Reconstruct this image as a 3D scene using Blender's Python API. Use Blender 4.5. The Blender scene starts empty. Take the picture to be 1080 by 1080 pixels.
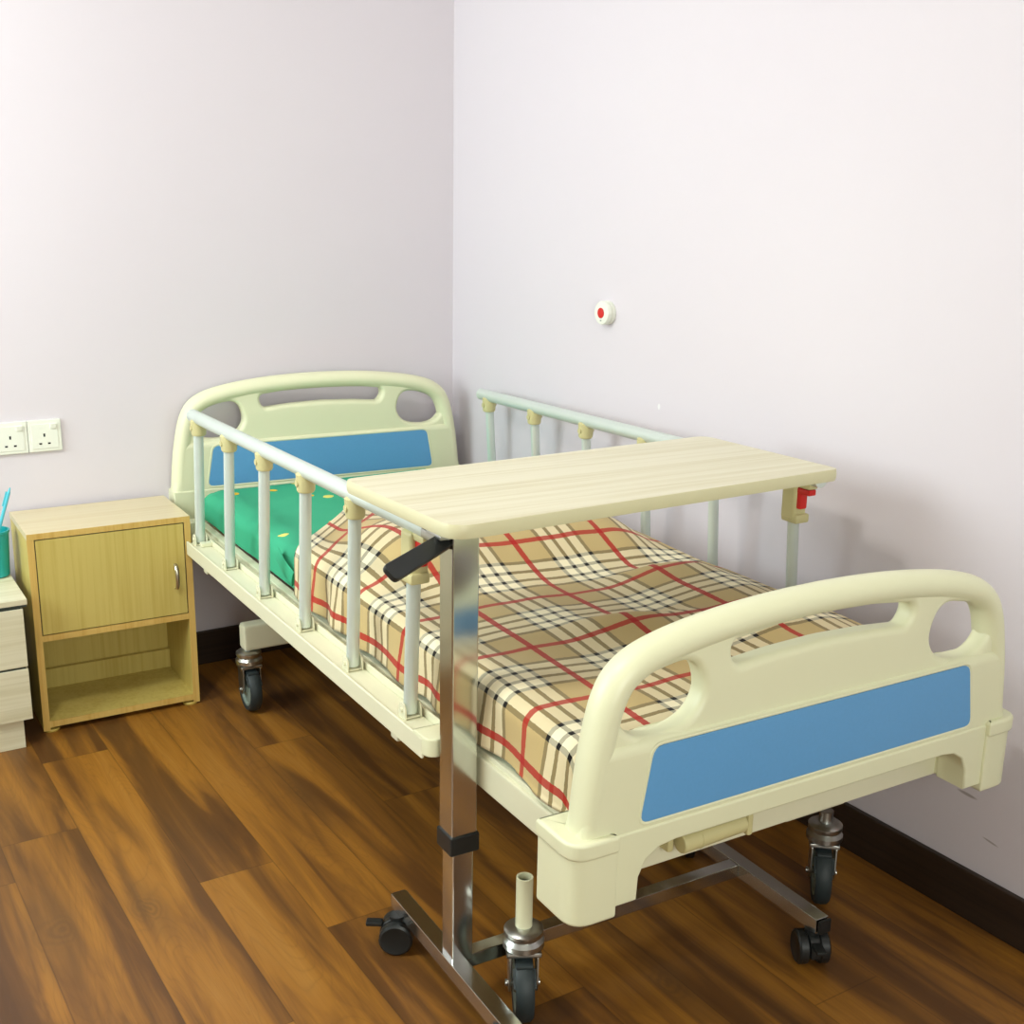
import bpy, bmesh, math, random
from mathutils import Vector, Matrix, noise
random.seed(7)
PI = math.pi
scene = bpy.context.scene
COL = scene.collection

# ------------------------------------------------------------------ helpers
class MB:
    """collects shapes into one mesh"""
    def __init__(self): self.bm = bmesh.new()
    def _merge(self, b):
        me = bpy.data.meshes.new('t'); b.to_mesh(me); b.free(); self.bm.from_mesh(me); bpy.data.meshes.remove(me)
    def box(self, c, s, bevel=0.0, rot=None, seg=2):
        b = bmesh.new(); bmesh.ops.create_cube(b, size=1.0)
        bmesh.ops.scale(b, vec=s, verts=b.verts)
        if bevel: bmesh.ops.bevel(b, geom=b.edges[:], offset=bevel, segments=seg, profile=.5, affect='EDGES')
        M = Matrix.Translation(c)
        if rot is not None: M = M @ rot
        bmesh.ops.transform(b, matrix=M, verts=b.verts); self._merge(b); return self
    def span(self, x0, x1, y0, y1, z0, z1, bevel=0.0, seg=2):
        return self.box(((x0+x1)/2, (y0+y1)/2, (z0+z1)/2), (x1-x0, y1-y0, z1-z0), bevel, None, seg)
    def cyl(self, a, b_, r, r2=None, n=24, caps=True, bevel=0.0):
        a, b_ = Vector(a), Vector(b_); d = b_-a
        b = bmesh.new(); bmesh.ops.create_cone(b, cap_ends=caps, segments=n, radius1=r, radius2=r if r2 is None else r2, depth=d.length)
        if bevel:
            es = [e for e in b.edges if any(len(f.verts) > 4 for f in e.link_faces)]
            bmesh.ops.bevel(b, geom=es, offset=bevel, segments=2, profile=.5, affect='EDGES')
        M = Matrix.Translation((a+b_)/2) @ d.to_track_quat('Z', 'Y').to_matrix().to_4x4()
        bmesh.ops.transform(b, matrix=M, verts=b.verts); self._merge(b); return self
    def sphere(self, c, r, s=(1, 1, 1), n=16):
        b = bmesh.new(); bmesh.ops.create_uvsphere(b, u_segments=n, v_segments=n//2+2, radius=r)
        bmesh.ops.scale(b, vec=s, verts=b.verts); bmesh.ops.translate(b, vec=c, verts=b.verts); self._merge(b); return self
    def lathe(self, prof, n=32, M=None):
        b = bmesh.new(); rings = []
        for r, z in prof:
            if r < 1e-6: rings.append([b.verts.new((0, 0, z))])
            else: rings.append([b.verts.new((r*math.cos(2*PI*k/n), r*math.sin(2*PI*k/n), z)) for k in range(n)])
        for A, B in zip(rings, rings[1:]):
            for k in range(n):
                a0, a1 = A[k % len(A)], A[(k+1) % len(A)]; b0, b1 = B[k % len(B)], B[(k+1) % len(B)]
                vs = []
                for v in (a0, a1, b1, b0):
                    if v not in vs: vs.append(v)
                if len(vs) > 2: b.faces.new(vs)
        bmesh.ops.recalc_face_normals(b, faces=b.faces)
        if M is not None: bmesh.ops.transform(b, matrix=M, verts=b.verts)
        self._merge(b); return self
    def sweep(self, path, ra, rb, side, n=16, caps=True, closed=False):
        """elliptical section: ra along the path normal lying across 'side', rb along 'side'"""
        b = bmesh.new(); P = [Vector(p) for p in path]; rings = []; side = Vector(side).normalized()
        m = len(P)
        for i, p in enumerate(P):
            t = (P[(i+1) % m]-P[i-1]) if closed else (P[min(i+1, m-1)]-P[max(i-1, 0)])
            t.normalize(); nn = t.cross(side).normalized(); s2 = nn.cross(t).normalized()
            rings.append([b.verts.new(p + nn*ra*math.cos(2*PI*k/n) + s2*rb*math.sin(2*PI*k/n)) for k in range(n)])
        prs = list(zip(rings, rings[1:])) + ([(rings[-1], rings[0])] if closed else [])
        for A, B in prs:
            for k in range(n): b.faces.new((A[k], A[(k+1) % n], B[(k+1) % n], B[k]))
        if caps and not closed: b.faces.new(rings[0]); b.faces.new(rings[-1])
        bmesh.ops.recalc_face_normals(b, faces=b.faces); self._merge(b); return self
    def tube(self, path, r, n=12, caps=True):
        P = [Vector(p) for p in path]; d = (P[-1]-P[0]); s = Vector((0, 0, 1)) if abs(d.normalized().z) < .9 else Vector((1, 0, 0))
        return self.sweep(path, r, r, s, n, caps)
    def outline(self, loops, plane_y, half, bevel, offset=True, res=3):
        """2-D loops of (x, z), the first the outline and the rest holes, made solid about y = plane_y"""
        cu = bpy.data.curves.new('t', 'CURVE'); cu.dimensions = '2D'; cu.fill_mode = 'BOTH'
        cu.extrude = max(half-bevel, 0.0); cu.bevel_depth = bevel; cu.bevel_resolution = res
        if offset: cu.offset = -bevel
        for L in loops:
            sp = cu.splines.new('POLY'); sp.points.add(len(L)-1); sp.use_cyclic_u = True
            for q, (x, z) in zip(sp.points, L): q.co = (x, z, 0, 1)
        o = bpy.data.objects.new('t', cu); COL.objects.link(o)
        dg = bpy.context.evaluated_depsgraph_get(); me = bpy.data.meshes.new_from_object(o.evaluated_get(dg))
        b = bmesh.new(); b.from_mesh(me); bpy.data.objects.remove(o); bpy.data.curves.remove(cu); bpy.data.meshes.remove(me)
        bmesh.ops.remove_doubles(b, verts=b.verts, dist=1e-5)
        bmesh.ops.transform(b, matrix=Matrix.Translation((0, plane_y, 0)) @ Matrix.Rotation(PI/2, 4, 'X'), verts=b.verts)
        bmesh.ops.recalc_face_normals(b, faces=b.faces); self._merge(b); return self
    def xform(self, M): bmesh.ops.transform(self.bm, matrix=M, verts=self.bm.verts); return self
    def build(self, name, mat, parent=None, sharp=40, label=None):
        me = bpy.data.meshes.new(name); self.bm.to_mesh(me); self.bm.free()
        for f in me.polygons: f.use_smooth = True
        me.set_sharp_from_angle(angle=math.radians(sharp))
        for m in (mat if isinstance(mat, (list, tuple)) else [mat]): me.materials.append(m)
        o = bpy.data.objects.new(name, me); COL.objects.link(o)
        if parent is not None: o.parent = parent
        wn = o.modifiers.new('weighted_normal', 'WEIGHTED_NORMAL'); wn.keep_sharp = True; wn.weight = 100
        if label: o['label'] = label
        return o

def tag(o, label, cat, group=None, kind=None):
    o['label'] = label; o['category'] = cat
    if group: o['group'] = group
    if kind: o['kind'] = kind
    return o
def thing(name, label, cat, loc=(0, 0, 0), rz=0.0, group=None):
    o = bpy.data.objects.new(name, None); COL.objects.link(o); o.empty_display_size = .1
    o.location = loc; o.rotation_euler = (0, 0, rz); return tag(o, label, cat, group)
def struct(o): o['kind'] = 'structure'; return o
def copy_tree(o, parent=None):
    c = o.copy(); COL.objects.link(c); c.parent = parent
    for ch in list(o.children): copy_tree(ch, c)
    return c
def arc(cx, cz, r, a0, a1, n=10, rz=None):
    return [(cx+r*math.cos(math.radians(a0+(a1-a0)*k/n)), cz+(rz or r)*math.sin(math.radians(a0+(a1-a0)*k/n))) for k in range(n+1)]
def round_poly(pts, r, n=5):
    out = []; m = len(pts)
    for i in range(m):
        p0, p1, p2 = Vector(pts[i-1]), Vector(pts[i]), Vector(pts[(i+1) % m])
        ri = r[i] if isinstance(r, (list, tuple)) else r
        if ri <= 0: out.append(tuple(p1)); continue
        a, b = (p0-p1), (p2-p1); d = min(ri, a.length*.49, b.length*.49); a.normalize(); b.normalize()
        A, B = p1+a*d, p1+b*d
        for k in range(n+1):
            t = k/n; q = A*(1-t)**2 + p1*2*t*(1-t) + B*t*t; out.append(tuple(q))
    return out

# ------------------------------------------------------------------ materials
def sR(r, g, b):
    f = lambda v: v/12.92 if v < .04045 else ((v+.055)/1.055)**2.4
    return (f(r/255), f(g/255), f(b/255), 1.0)
class NT:
    def __init__(self, name):
        self.m = bpy.data.materials.new(name); self.m.use_nodes = True; self.t = self.m.node_tree
        self.p = self.t.nodes['Principled BSDF']
    def n(self, typ, **kw):
        x = self.t.nodes.new(typ)
        for k, v in kw.items(): setattr(x, k, v)
        return x
    def l(self, a, b): self.t.links.new(a, b)
    def math(self, op, a, b=None, c=None):
        x = self.n('ShaderNodeMath', operation=op)
        for i, v in enumerate((a, b, c)):
            if v is None: continue
            if isinstance(v, (int, float)): x.inputs[i].default_value = v
            else: self.l(v, x.inputs[i])
        return x.outputs[0]
    def mix(self, f, a, b, blend='MIX'):
        x = self.n('ShaderNodeMix', data_type='RGBA', blend_type=blend)
        for i, v in ((0, f), (6, a), (7, b)):
            if isinstance(v, (int, float)): x.inputs[i].default_value = v
            elif isinstance(v, tuple): x.inputs[i].default_value = v
            else: self.l(v, x.inputs[i])
        return x.outputs[2]
    def ramp(self, f, stops, interp='LINEAR'):
        x = self.n('ShaderNodeValToRGB'); r = x.color_ramp; r.interpolation = interp
        while len(r.elements) < len(stops): r.elements.new(1.0)
        for e, (pos, c) in zip(r.elements, stops):
            e.position = pos; e.color = c if isinstance(c, tuple) else (c, c, c, 1)
        self.l(f, x.inputs[0]); return x.outputs[0]
    def coords(self, kind='Object', scale=(1, 1, 1), loc=(0, 0, 0)):
        c = self.n('ShaderNodeTexCoord'); mp = self.n('ShaderNodeMapping'); mp.inputs['Scale'].default_value = scale; mp.inputs['Location'].default_value = loc
        self.l(c.outputs[kind], mp.inputs[0]); return mp.outputs[0]
    def noise(self, vec, scale=5, detail=3, rough=.5, dist=0):
        x = self.n('ShaderNodeTexNoise'); x.inputs['Scale'].default_value = scale; x.inputs['Detail'].default_value = detail
        x.inputs['Roughness'].default_value = rough; x.inputs['Distortion'].default_value = dist
        if vec is not None: self.l(vec, x.inputs['Vector'])
        return x.outputs['Fac']
    def bump(self, h, strength=.2, dist=.002):
        x = self.n('ShaderNodeBump'); x.inputs['Strength'].default_value = strength; x.inputs['Distance'].default_value = dist
        self.l(h, x.inputs['Height']); self.l(x.outputs[0], self.p.inputs['Normal'])
    def set(self, color=None, rough=.5, metal=0.0, spec=None):
        if color is not None:
            if isinstance(color, tuple): self.p.inputs['Base Color'].default_value = color
            else: self.l(color, self.p.inputs['Base Color'])
        if isinstance(rough, (int, float)): self.p.inputs['Roughness'].default_value = rough
        else: self.l(rough, self.p.inputs['Roughness'])
        self.p.inputs['Metallic'].default_value = metal
        if spec is not None: self.p.inputs['Specular IOR Level'].default_value = spec
        return self.m

def plain(name, c, rough=.45, metal=0.0, var=.06, scale=14, bump=0.0, spec=None):
    t = NT(name); f = t.noise(t.coords(), scale, 4, .6)
    d = tuple(v*(1-var) for v in c[:3])+(1,); e = tuple(min(1, v*(1+var)) for v in c[:3])+(1,)
    col = t.mix(f, d, e)
    if bump: t.bump(t.noise(t.coords(), scale*12, 3, .6), bump, .001)
    return t.set(col, rough, metal, spec)

def wall_mat(name, scuffs=(), c0=sR(219, 211, 219), c1=sR(224, 217, 223)):
    t = NT(name); v = t.coords()
    f = t.noise(v, 1.3, 3, .5); f2 = t.noise(v, 60, 4, .6)
    col = t.mix(f, c0, c1)
    c = t.n('ShaderNodeTexCoord'); sep = t.n('ShaderNodeSeparateXYZ'); t.l(c.outputs['Object'], sep.inputs[0])
    for (y, z, ry, rz, slope, tint) in scuffs:      # small marks of wear in the paint
        dy = t.math('SUBTRACT', sep.outputs['Y'], y); dz = t.math('SUBTRACT', sep.outputs['Z'], z)
        dz = t.math('SUBTRACT', dz, t.math('MULTIPLY', dy, slope))
        q = t.math('ADD', t.math('POWER', t.math('DIVIDE', t.math('ABSOLUTE', dy), ry), 2), t.math('POWER', t.math('DIVIDE', t.math('ABSOLUTE', dz), rz), 2))
        m = t.n('ShaderNodeMapRange'); m.inputs[1].default_value = .3; m.inputs[2].default_value = 1.0; m.inputs[3].default_value = .55; m.inputs[4].default_value = 0
        t.l(q, m.inputs[0]); col = t.mix(m.outputs[0], col, tint)
    t.bump(f2, .08, .001)
    return t.set(col, .6, 0, .3)

def floor_mat():
    t = NT('wood_plank_floor'); c = t.n('ShaderNodeTexCoord'); s = t.n('ShaderNodeSeparateXYZ'); t.l(c.outputs['Object'], s.inputs[0])
    W, L = .16, 1.22
    u = t.math('DIVIDE', t.math('ADD', s.outputs['X'], 1.267+16*W), W); ci = t.math('FLOOR', u); cf = t.math('FRACT', u)
    wn = t.n('ShaderNodeTexWhiteNoise', noise_dimensions='1D'); t.l(ci, wn.inputs['W'])
    # the butt joint of each row; rows in sight were read off the room
    off = t.math('MULTIPLY', wn.outputs['Value'], 1.0)
    for k, y in ((16, -1.17), (17, -1.45), (18, -.635), (19, -1.055), (20, -1.70), (21, -2.11), (15, -.45), (14, -.815), (22, -1.3)):
        eq = t.math('COMPARE', ci, float(k), .1)
        off = t.math('ADD', t.math('MULTIPLY', off, t.math('SUBTRACT', 1.0, eq)), t.math('MULTIPLY', eq, (-y/L) % 1.0))
    v = t.math('ADD', t.math('DIVIDE', s.outputs['Y'], L), t.math('ADD', off, 20.0)); ri = t.math('FLOOR', v); rf = t.math('FRACT', v)
    idn = t.math('ADD', t.math('MULTIPLY', ci, 7.31), t.math('MULTIPLY', ri, 3.17))
    w2 = t.n('ShaderNodeTexWhiteNoise', noise_dimensions='1D'); t.l(idn, w2.inputs['W'])
    cmb = t.n('ShaderNodeCombineXYZ'); t.l(t.math('MULTIPLY', s.outputs['X'], 13.0), cmb.inputs[0]); t.l(t.math('MULTIPLY', s.outputs['Y'], 1.0), cmb.inputs[1]); t.l(t.math('MULTIPLY', w2.outputs['Value'], 37.0), cmb.inputs[2])
    big = t.noise(cmb.outputs[0], 1.2, 4, .55, .7)             # heartwood patches
    cm2 = t.n('ShaderNodeCombineXYZ'); t.l(t.math('MULTIPLY', s.outputs['X'], 9.0), cm2.inputs[0]); t.l(t.math('MULTIPLY', s.outputs['Y'], 1.0), cm2.inputs[1]); t.l(t.math('MULTIPLY', w2.outputs['Value'], 19.0), cm2.inputs[2])
    ring = t.n('ShaderNodeTexNoise'); ring.inputs['Scale'].default_value = 1.1; ring.inputs['Detail'].default_value = 1.5; ring.inputs['Distortion'].default_value = .6; t.l(cm2.outputs[0], ring.inputs['Vector'])
    rings = t.math('ABSOLUTE', t.math('SINE', t.math('MULTIPLY', ring.outputs['Fac'], 95.0)))   # growth rings
    cm3 = t.n('ShaderNodeCombineXYZ'); t.l(t.math('MULTIPLY', s.outputs['X'], 160.0), cm3.inputs[0]); t.l(t.math('MULTIPLY', s.outputs['Y'], 5.0), cm3.inputs[1]); t.l(t.math('MULTIPLY', w2.outputs['Value'], 11.0), cm3.inputs[2])
    fine = t.noise(cm3.outputs[0], 1.0, 3, .6, .3)
    tone = t.math('ADD', big, t.math('MULTIPLY', t.math('SUBTRACT', w2.outputs['Value'], .5), .16))
    col = t.ramp(tone, [(.26, sR(82, 52, 24)), (.40, sR(102, 66, 29)), (.50, sR(136, 90, 34)), (.62, sR(164, 110, 38)), (.8, sR(176, 124, 52))])
    col = t.mix(t.math('MULTIPLY', t.math('POWER', t.math('SUBTRACT', 1.0, rings), 3.0), .22), col, sR(96, 62, 28))
    col = t.mix(t.math('MULTIPLY', fine, .38), col, sR(88, 54, 24))
    for kx_, ky_, rx, ry in ((-1.368, -1.202, .022, .036), (-1.566, -1.192, .026, .042), (-1.227, -.534, .018, .045), (-.950, -.918, .022, .050), (-.644, -1.93, .02, .04)):   # knots
        dx = t.math('DIVIDE', t.math('ADD', t.math('SUBTRACT', s.outputs['X'], kx_), t.math('MULTIPLY', t.math('SUBTRACT', ring.outputs['Fac'], .5), .16)), rx); dy = t.math('DIVIDE', t.math('ADD', t.math('SUBTRACT', s.outputs['Y'], ky_), t.math('MULTIPLY', t.math('SUBTRACT', big, .5), .10)), ry)
        dd = t.math('SQRT', t.math('ADD', t.math('MULTIPLY', dx, dx), t.math('MULTIPLY', dy, dy)))
        mr = t.n('ShaderNodeMapRange'); mr.interpolation_type = 'SMOOTHSTEP'
        for q_, v_ in ((1, .2), (2, 1.9), (3, .62), (4, 0.0)): mr.inputs[q_].default_value = v_
        t.l(dd, mr.inputs[0])
        col = t.mix(t.math('MULTIPLY', mr.outputs[0], t.math('ADD', .55, t.math('MULTIPLY', t.math('SINE', t.math('MULTIPLY', dd, 13.0)), .45))), col, sR(92, 62, 32))
        dy2 = t.math('DIVIDE', dy, 4.5); d2 = t.math('SQRT', t.math('ADD', t.math('MULTIPLY', dx, t.math('MULTIPLY', dx, .35)), t.math('MULTIPLY', dy2, dy2)))
        m2 = t.n('ShaderNodeMapRange'); m2.interpolation_type = 'SMOOTHSTEP'
        for q_, v_ in ((1, .5), (2, 1.15), (3, .42), (4, 0.0)): m2.inputs[q_].default_value = v_
        t.l(d2, m2.inputs[0]); col = t.mix(m2.outputs[0], col, sR(106, 72, 34))
    e1 = t.math('LESS_THAN', t.math('MINIMUM', cf, t.math('SUBTRACT', 1.0, cf)), .008)
    e2 = t.math('LESS_THAN', t.math('MINIMUM', rf, t.math('SUBTRACT', 1.0, rf)), .0012)
    gap = t.math('MAXIMUM', e1, e2)
    col = t.mix(t.math('MULTIPLY', gap, .38), col, sR(48, 28, 12))
    t.bump(t.math('SUBTRACT', t.math('MULTIPLY', fine, .25), gap), .12, .001)
    return t.set(col, t.math('ADD', t.math('MULTIPLY', fine, .12), .34), 0, .4)

def laminate(name, base, streak, along='x', rough=.42, k=1.0):
    t = NT(name); sc = (2.0, 90, 90) if along == 'x' else ((90, 90, 2.0) if along == 'z' else (90, 2.0, 90))
    f = t.noise(t.coords(scale=sc), 1.0*k, 4, .6, .4); f2 = t.noise(t.coords(scale=tuple(v*.22 for v in sc)), 1.0*k, 3, .5, .6)
    g = t.math('ADD', t.math('MULTIPLY', f, .6), t.math('MULTIPLY', f2, .4))
    col = t.ramp(g, [(.36, streak), (.55, base)])
    return t.set(col, rough, 0, .4)

def plaid_mat():
    t = NT('plaid_wool'); c = t.n('ShaderNodeUVMap', uv_map='weave'); s = t.n('ShaderNodeSeparateXYZ'); t.l(c.outputs[0], s.inputs[0])
    TAN, WHT, BLK = sR(198, 174, 120), sR(250, 240, 206), sR(20, 17, 16)
    k, w = .044, .094; st = [(0.0, TAN)]; p = .5-(4*k+3*w)/2
    for i in range(4):
        st.append((p, BLK)); p += k
        if i < 3: st.append((p, WHT)); p += w
    st.append((p, TAN))
    P = .22; fr = []
    wob = t.noise(None, 140, 2, .5); t.l(c.outputs[0], wob.node.inputs['Vector'])
    wv = t.math('MULTIPLY', t.math('SUBTRACT', wob, .5), .012)
    for a in (0, 1): fr.append(t.math('ADD', t.math('FRACT', t.math('DIVIDE', t.math('ADD', s.outputs[a], 11*P), P)), wv))
    cu, cv = t.ramp(fr[0], st, 'CONSTANT'), t.ramp(fr[1], st, 'CONSTANT')
    col = t.mix(.5, cu, cv)
    for f, am in ((fr[0], .9), (fr[1], .86)):
        d = t.math('MINIMUM', f, t.math('SUBTRACT', 1.0, f))
        col = t.mix(t.math('MULTIPLY', t.math('LESS_THAN', d, .031), am), col, sR(176, 14, 12))
    x = t.n('ShaderNodeTexNoise'); x.inputs['Scale'].default_value = 900; t.l(c.outputs[0], x.inputs['Vector'])
    t.bump(x.outputs['Fac'], .35, .0015)
    t.p.inputs['Sheen Weight'].default_value = .15
    return t.set(col, .9, 0, .15)

def green_print():
    t = NT('green_print_cotton'); v = t.coords(scale=(1, 1, .6))
    vo = t.n('ShaderNodeTexVoronoi'); vo.inputs['Scale'].default_value = 9.5; vo.inputs['Randomness'].default_value = .75; t.l(v, vo.inputs['Vector'])
    d = t.math('ADD', vo.outputs['Distance'], t.math('MULTIPLY', t.noise(v, 40, 2), .12))
    m = t.math('LESS_THAN', d, .215)
    sp = t.n('ShaderNodeSeparateColor'); t.l(vo.outputs['Color'], sp.inputs[0])
    keep = t.math('GREATER_THAN', sp.outputs[0], .22)
    yc = t.mix(t.math('GREATER_THAN', sp.outputs[1], .5), sR(236, 190, 50), sR(232, 226, 120))
    base = t.mix(t.noise(v, 3, 3), sR(52, 164, 122), sR(74, 184, 142))
    col = t.mix(t.math('MULTIPLY', m, keep), base, yc)
    t.bump(t.noise(v, 26, 4, .6), .25, .004)
    return t.set(col, .75, 0, .2)

M_CREAM = plain('cream_plastic', sR(229, 229, 194), .38, 0, .02, 6)
M_CREAMD = plain('beige_plastic', sR(204, 196, 144), .45, 0, .04, 10)
M_PAINT = plain('cream_painted_steel', sR(228, 226, 196), .4, 0, .03, 8)
M_BLUE = plain('blue_panel', sR(98, 160, 212), .42, 0, .05, 180, .1)
M_RAIL = plain('pale_anodised_aluminium', sR(214, 224, 216), .38, .35, .03, 30)
M_CHROME = plain('chrome', (.62, .63, .60, 1), .16, 1.0, .06, 9)
M_STEEL = plain('galvanised_steel', (.50, .51, .49, 1), .3, 1.0, .12, 30)
M_BLACK = plain('black_plastic', (.012, .014, .014, 1), .4, 0, .2, 20)
M_RUBBER = plain('dark_grey_rubber', (.022, .032, .034, 1), .55, 0, .15, 20)
M_HUB = plain('grey_wheel_hub', sR(128, 142, 132), .5, 0, .05, 20)
M_RED = plain('red_plastic', sR(206, 26, 16), .4, 0, .05, 20)
M_HOLE = plain('dark_bore', (.004, .004, .006, 1), .8, 0, .1, 20)
M_TOP = laminate('pale_laminate', sR(226, 220, 194), sR(210, 201, 166), 'x', .42, .75)
M_EDGE = plain('cream_edge_band', sR(214, 208, 170), .4, 0, .03, 20)
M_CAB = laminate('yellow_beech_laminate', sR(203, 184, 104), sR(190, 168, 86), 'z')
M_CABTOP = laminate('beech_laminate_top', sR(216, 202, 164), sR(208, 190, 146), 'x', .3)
M_CABED = laminate('beech_edge_band', sR(214, 180, 102), sR(200, 160, 80), 'z')
M_CABIN = laminate('beech_inside', sR(196, 172, 86), sR(184, 156, 70), 'x')
M_WASH = laminate('whitewashed_laminate', sR(224, 218, 190), sR(206, 198, 164), 'x', .4, .8)
M_DARK = plain('dark_edge_band_and_gap_shade', sR(46, 56, 48), .5, 0, .1, 20)  # real top edge band, and the shade painted into door and drawer gaps
M_BASEB = laminate('dark_wood_baseboard', sR(50, 36, 26), sR(34, 24, 18), 'y', .45)
M_BASEBX = laminate('dark_wood_baseboard_across', sR(50, 36, 26), sR(34, 24, 18), 'x', .45)
M_WHITE = plain('white_plastic', sR(236, 238, 226), .3, 0, .02, 20)
M_CEIL = plain('ceiling_paint', sR(236, 234, 228), .8, 0, .02, 3)
M_TEAL = plain('teal_plastic', sR(28, 164, 166), .35, 0, .06, 12)
M_PEN = plain('light_blue_plastic', sR(90, 196, 214), .3, 0, .04, 20)
M_SATIN = plain('satin_nickel', (.55, .52, .42, 1), .3, 1.0, .05, 20)
M_PLAID = plaid_mat(); M_GREEN = green_print(); M_FLOOR = floor_mat()

# ------------------------------------------------------------------ room
XL, YF, H = -2.85, -4.7, 2.75
struct(MB().span(XL-.1, .1, YF-.1, .1, -.08, 0).build('floor', M_FLOOR))
struct(MB().span(XL-.1, .1, YF-.1, .1, H, H+.1).build('ceiling', M_CEIL))
struct(MB().span(XL-.1, .1, 0, .1, 0, H).build('wall_back', wall_mat('lilac_wall_paint_back')))
SC = [(-2.04, .2537, .026, .004, .05, sR(112, 96, 78)), (-2.103, .180, .020, .0025, .14, sR(120, 104, 88)), (-1.0438, .8755, .006, .009, 0, sR(252, 252, 250))]
struct(MB().span(0, .1, YF, 0, 0, H).build('wall_right', wall_mat('lilac_wall_paint', SC)))
FX0, FX1, FZ0, FZ1 = -2.45, -1.05, .9, 2.1
wq = MB(); wq.span(XL, FX0, YF-.1, YF, 0, H); wq.span(FX1, 0, YF-.1, YF, 0, H); wq.span(FX0, FX1, YF-.1, YF, 0, FZ0); wq.span(FX0, FX1, YF-.1, YF, FZ1, H)
struct(wq.build('wall_front', wall_mat('grey_wall_paint_front', (), sR(150, 146, 140), sR(158, 154, 148))))
WY0, WY1, WZ0, WZ1 = -1.45, -.20, 1.0, 2.25
wl = MB()
wl.span(XL-.1, XL, YF, WY0, 0, H); wl.span(XL-.1, XL, WY1, 0, 0, H); wl.span(XL-.1, XL, WY0, WY1, 0, WZ0); wl.span(XL-.1, XL, WY0, WY1, WZ1, H)
struct(wl.build('wall_left', wall_mat('grey_wall_paint_left', (), sR(170, 166, 162), sR(178, 174, 170))))
wf = MB(); X0, X1 = XL-.08, XL-.03
for a in (WY0, WY1-.05): wf.span(X0, X1, a, a+.05, WZ0, WZ1, .004)
for a in (WZ0, WZ1-.05): wf.span(X0, X1, WY0, WY1, a, a+.05, .004)
wf.span(X0, X1, (WY0+WY1)/2-.025, (WY0+WY1)/2+.025, WZ0, WZ1, .004)
struct(wf.build('window_1', M_WHITE))
wf = MB()
for a in (FX0, FX1-.05, (FX0+FX1)/2-.025): wf.span(a, a+.05, YF-.08, YF-.03, FZ0, FZ1, .004)
for a in (FZ0, FZ1-.05): wf.span(FX0, FX1, YF-.08, YF-.03, a, a+.05, .004)
struct(wf.build('fill_light_window', M_WHITE))  # unseen window, added to go with the fill light behind the camera
HB = .104
struct(MB().span(-.014, 0, YF, -.014, 0, HB, .004).build('baseboard_right', M_BASEB))
struct(MB().span(XL, 0, -.014, 0, 0, HB, .004).build('baseboard_back', M_BASEBX))

# ------------------------------------------------------------------ hospital bed
BED = thing('hospital_bed', 'cream adjustable hospital bed with blue end panels and side rails on wheels', 'bed', (-.494, -1.2, 0), -.035)
BX = -.0436                                   # centre line of the bed

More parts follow.
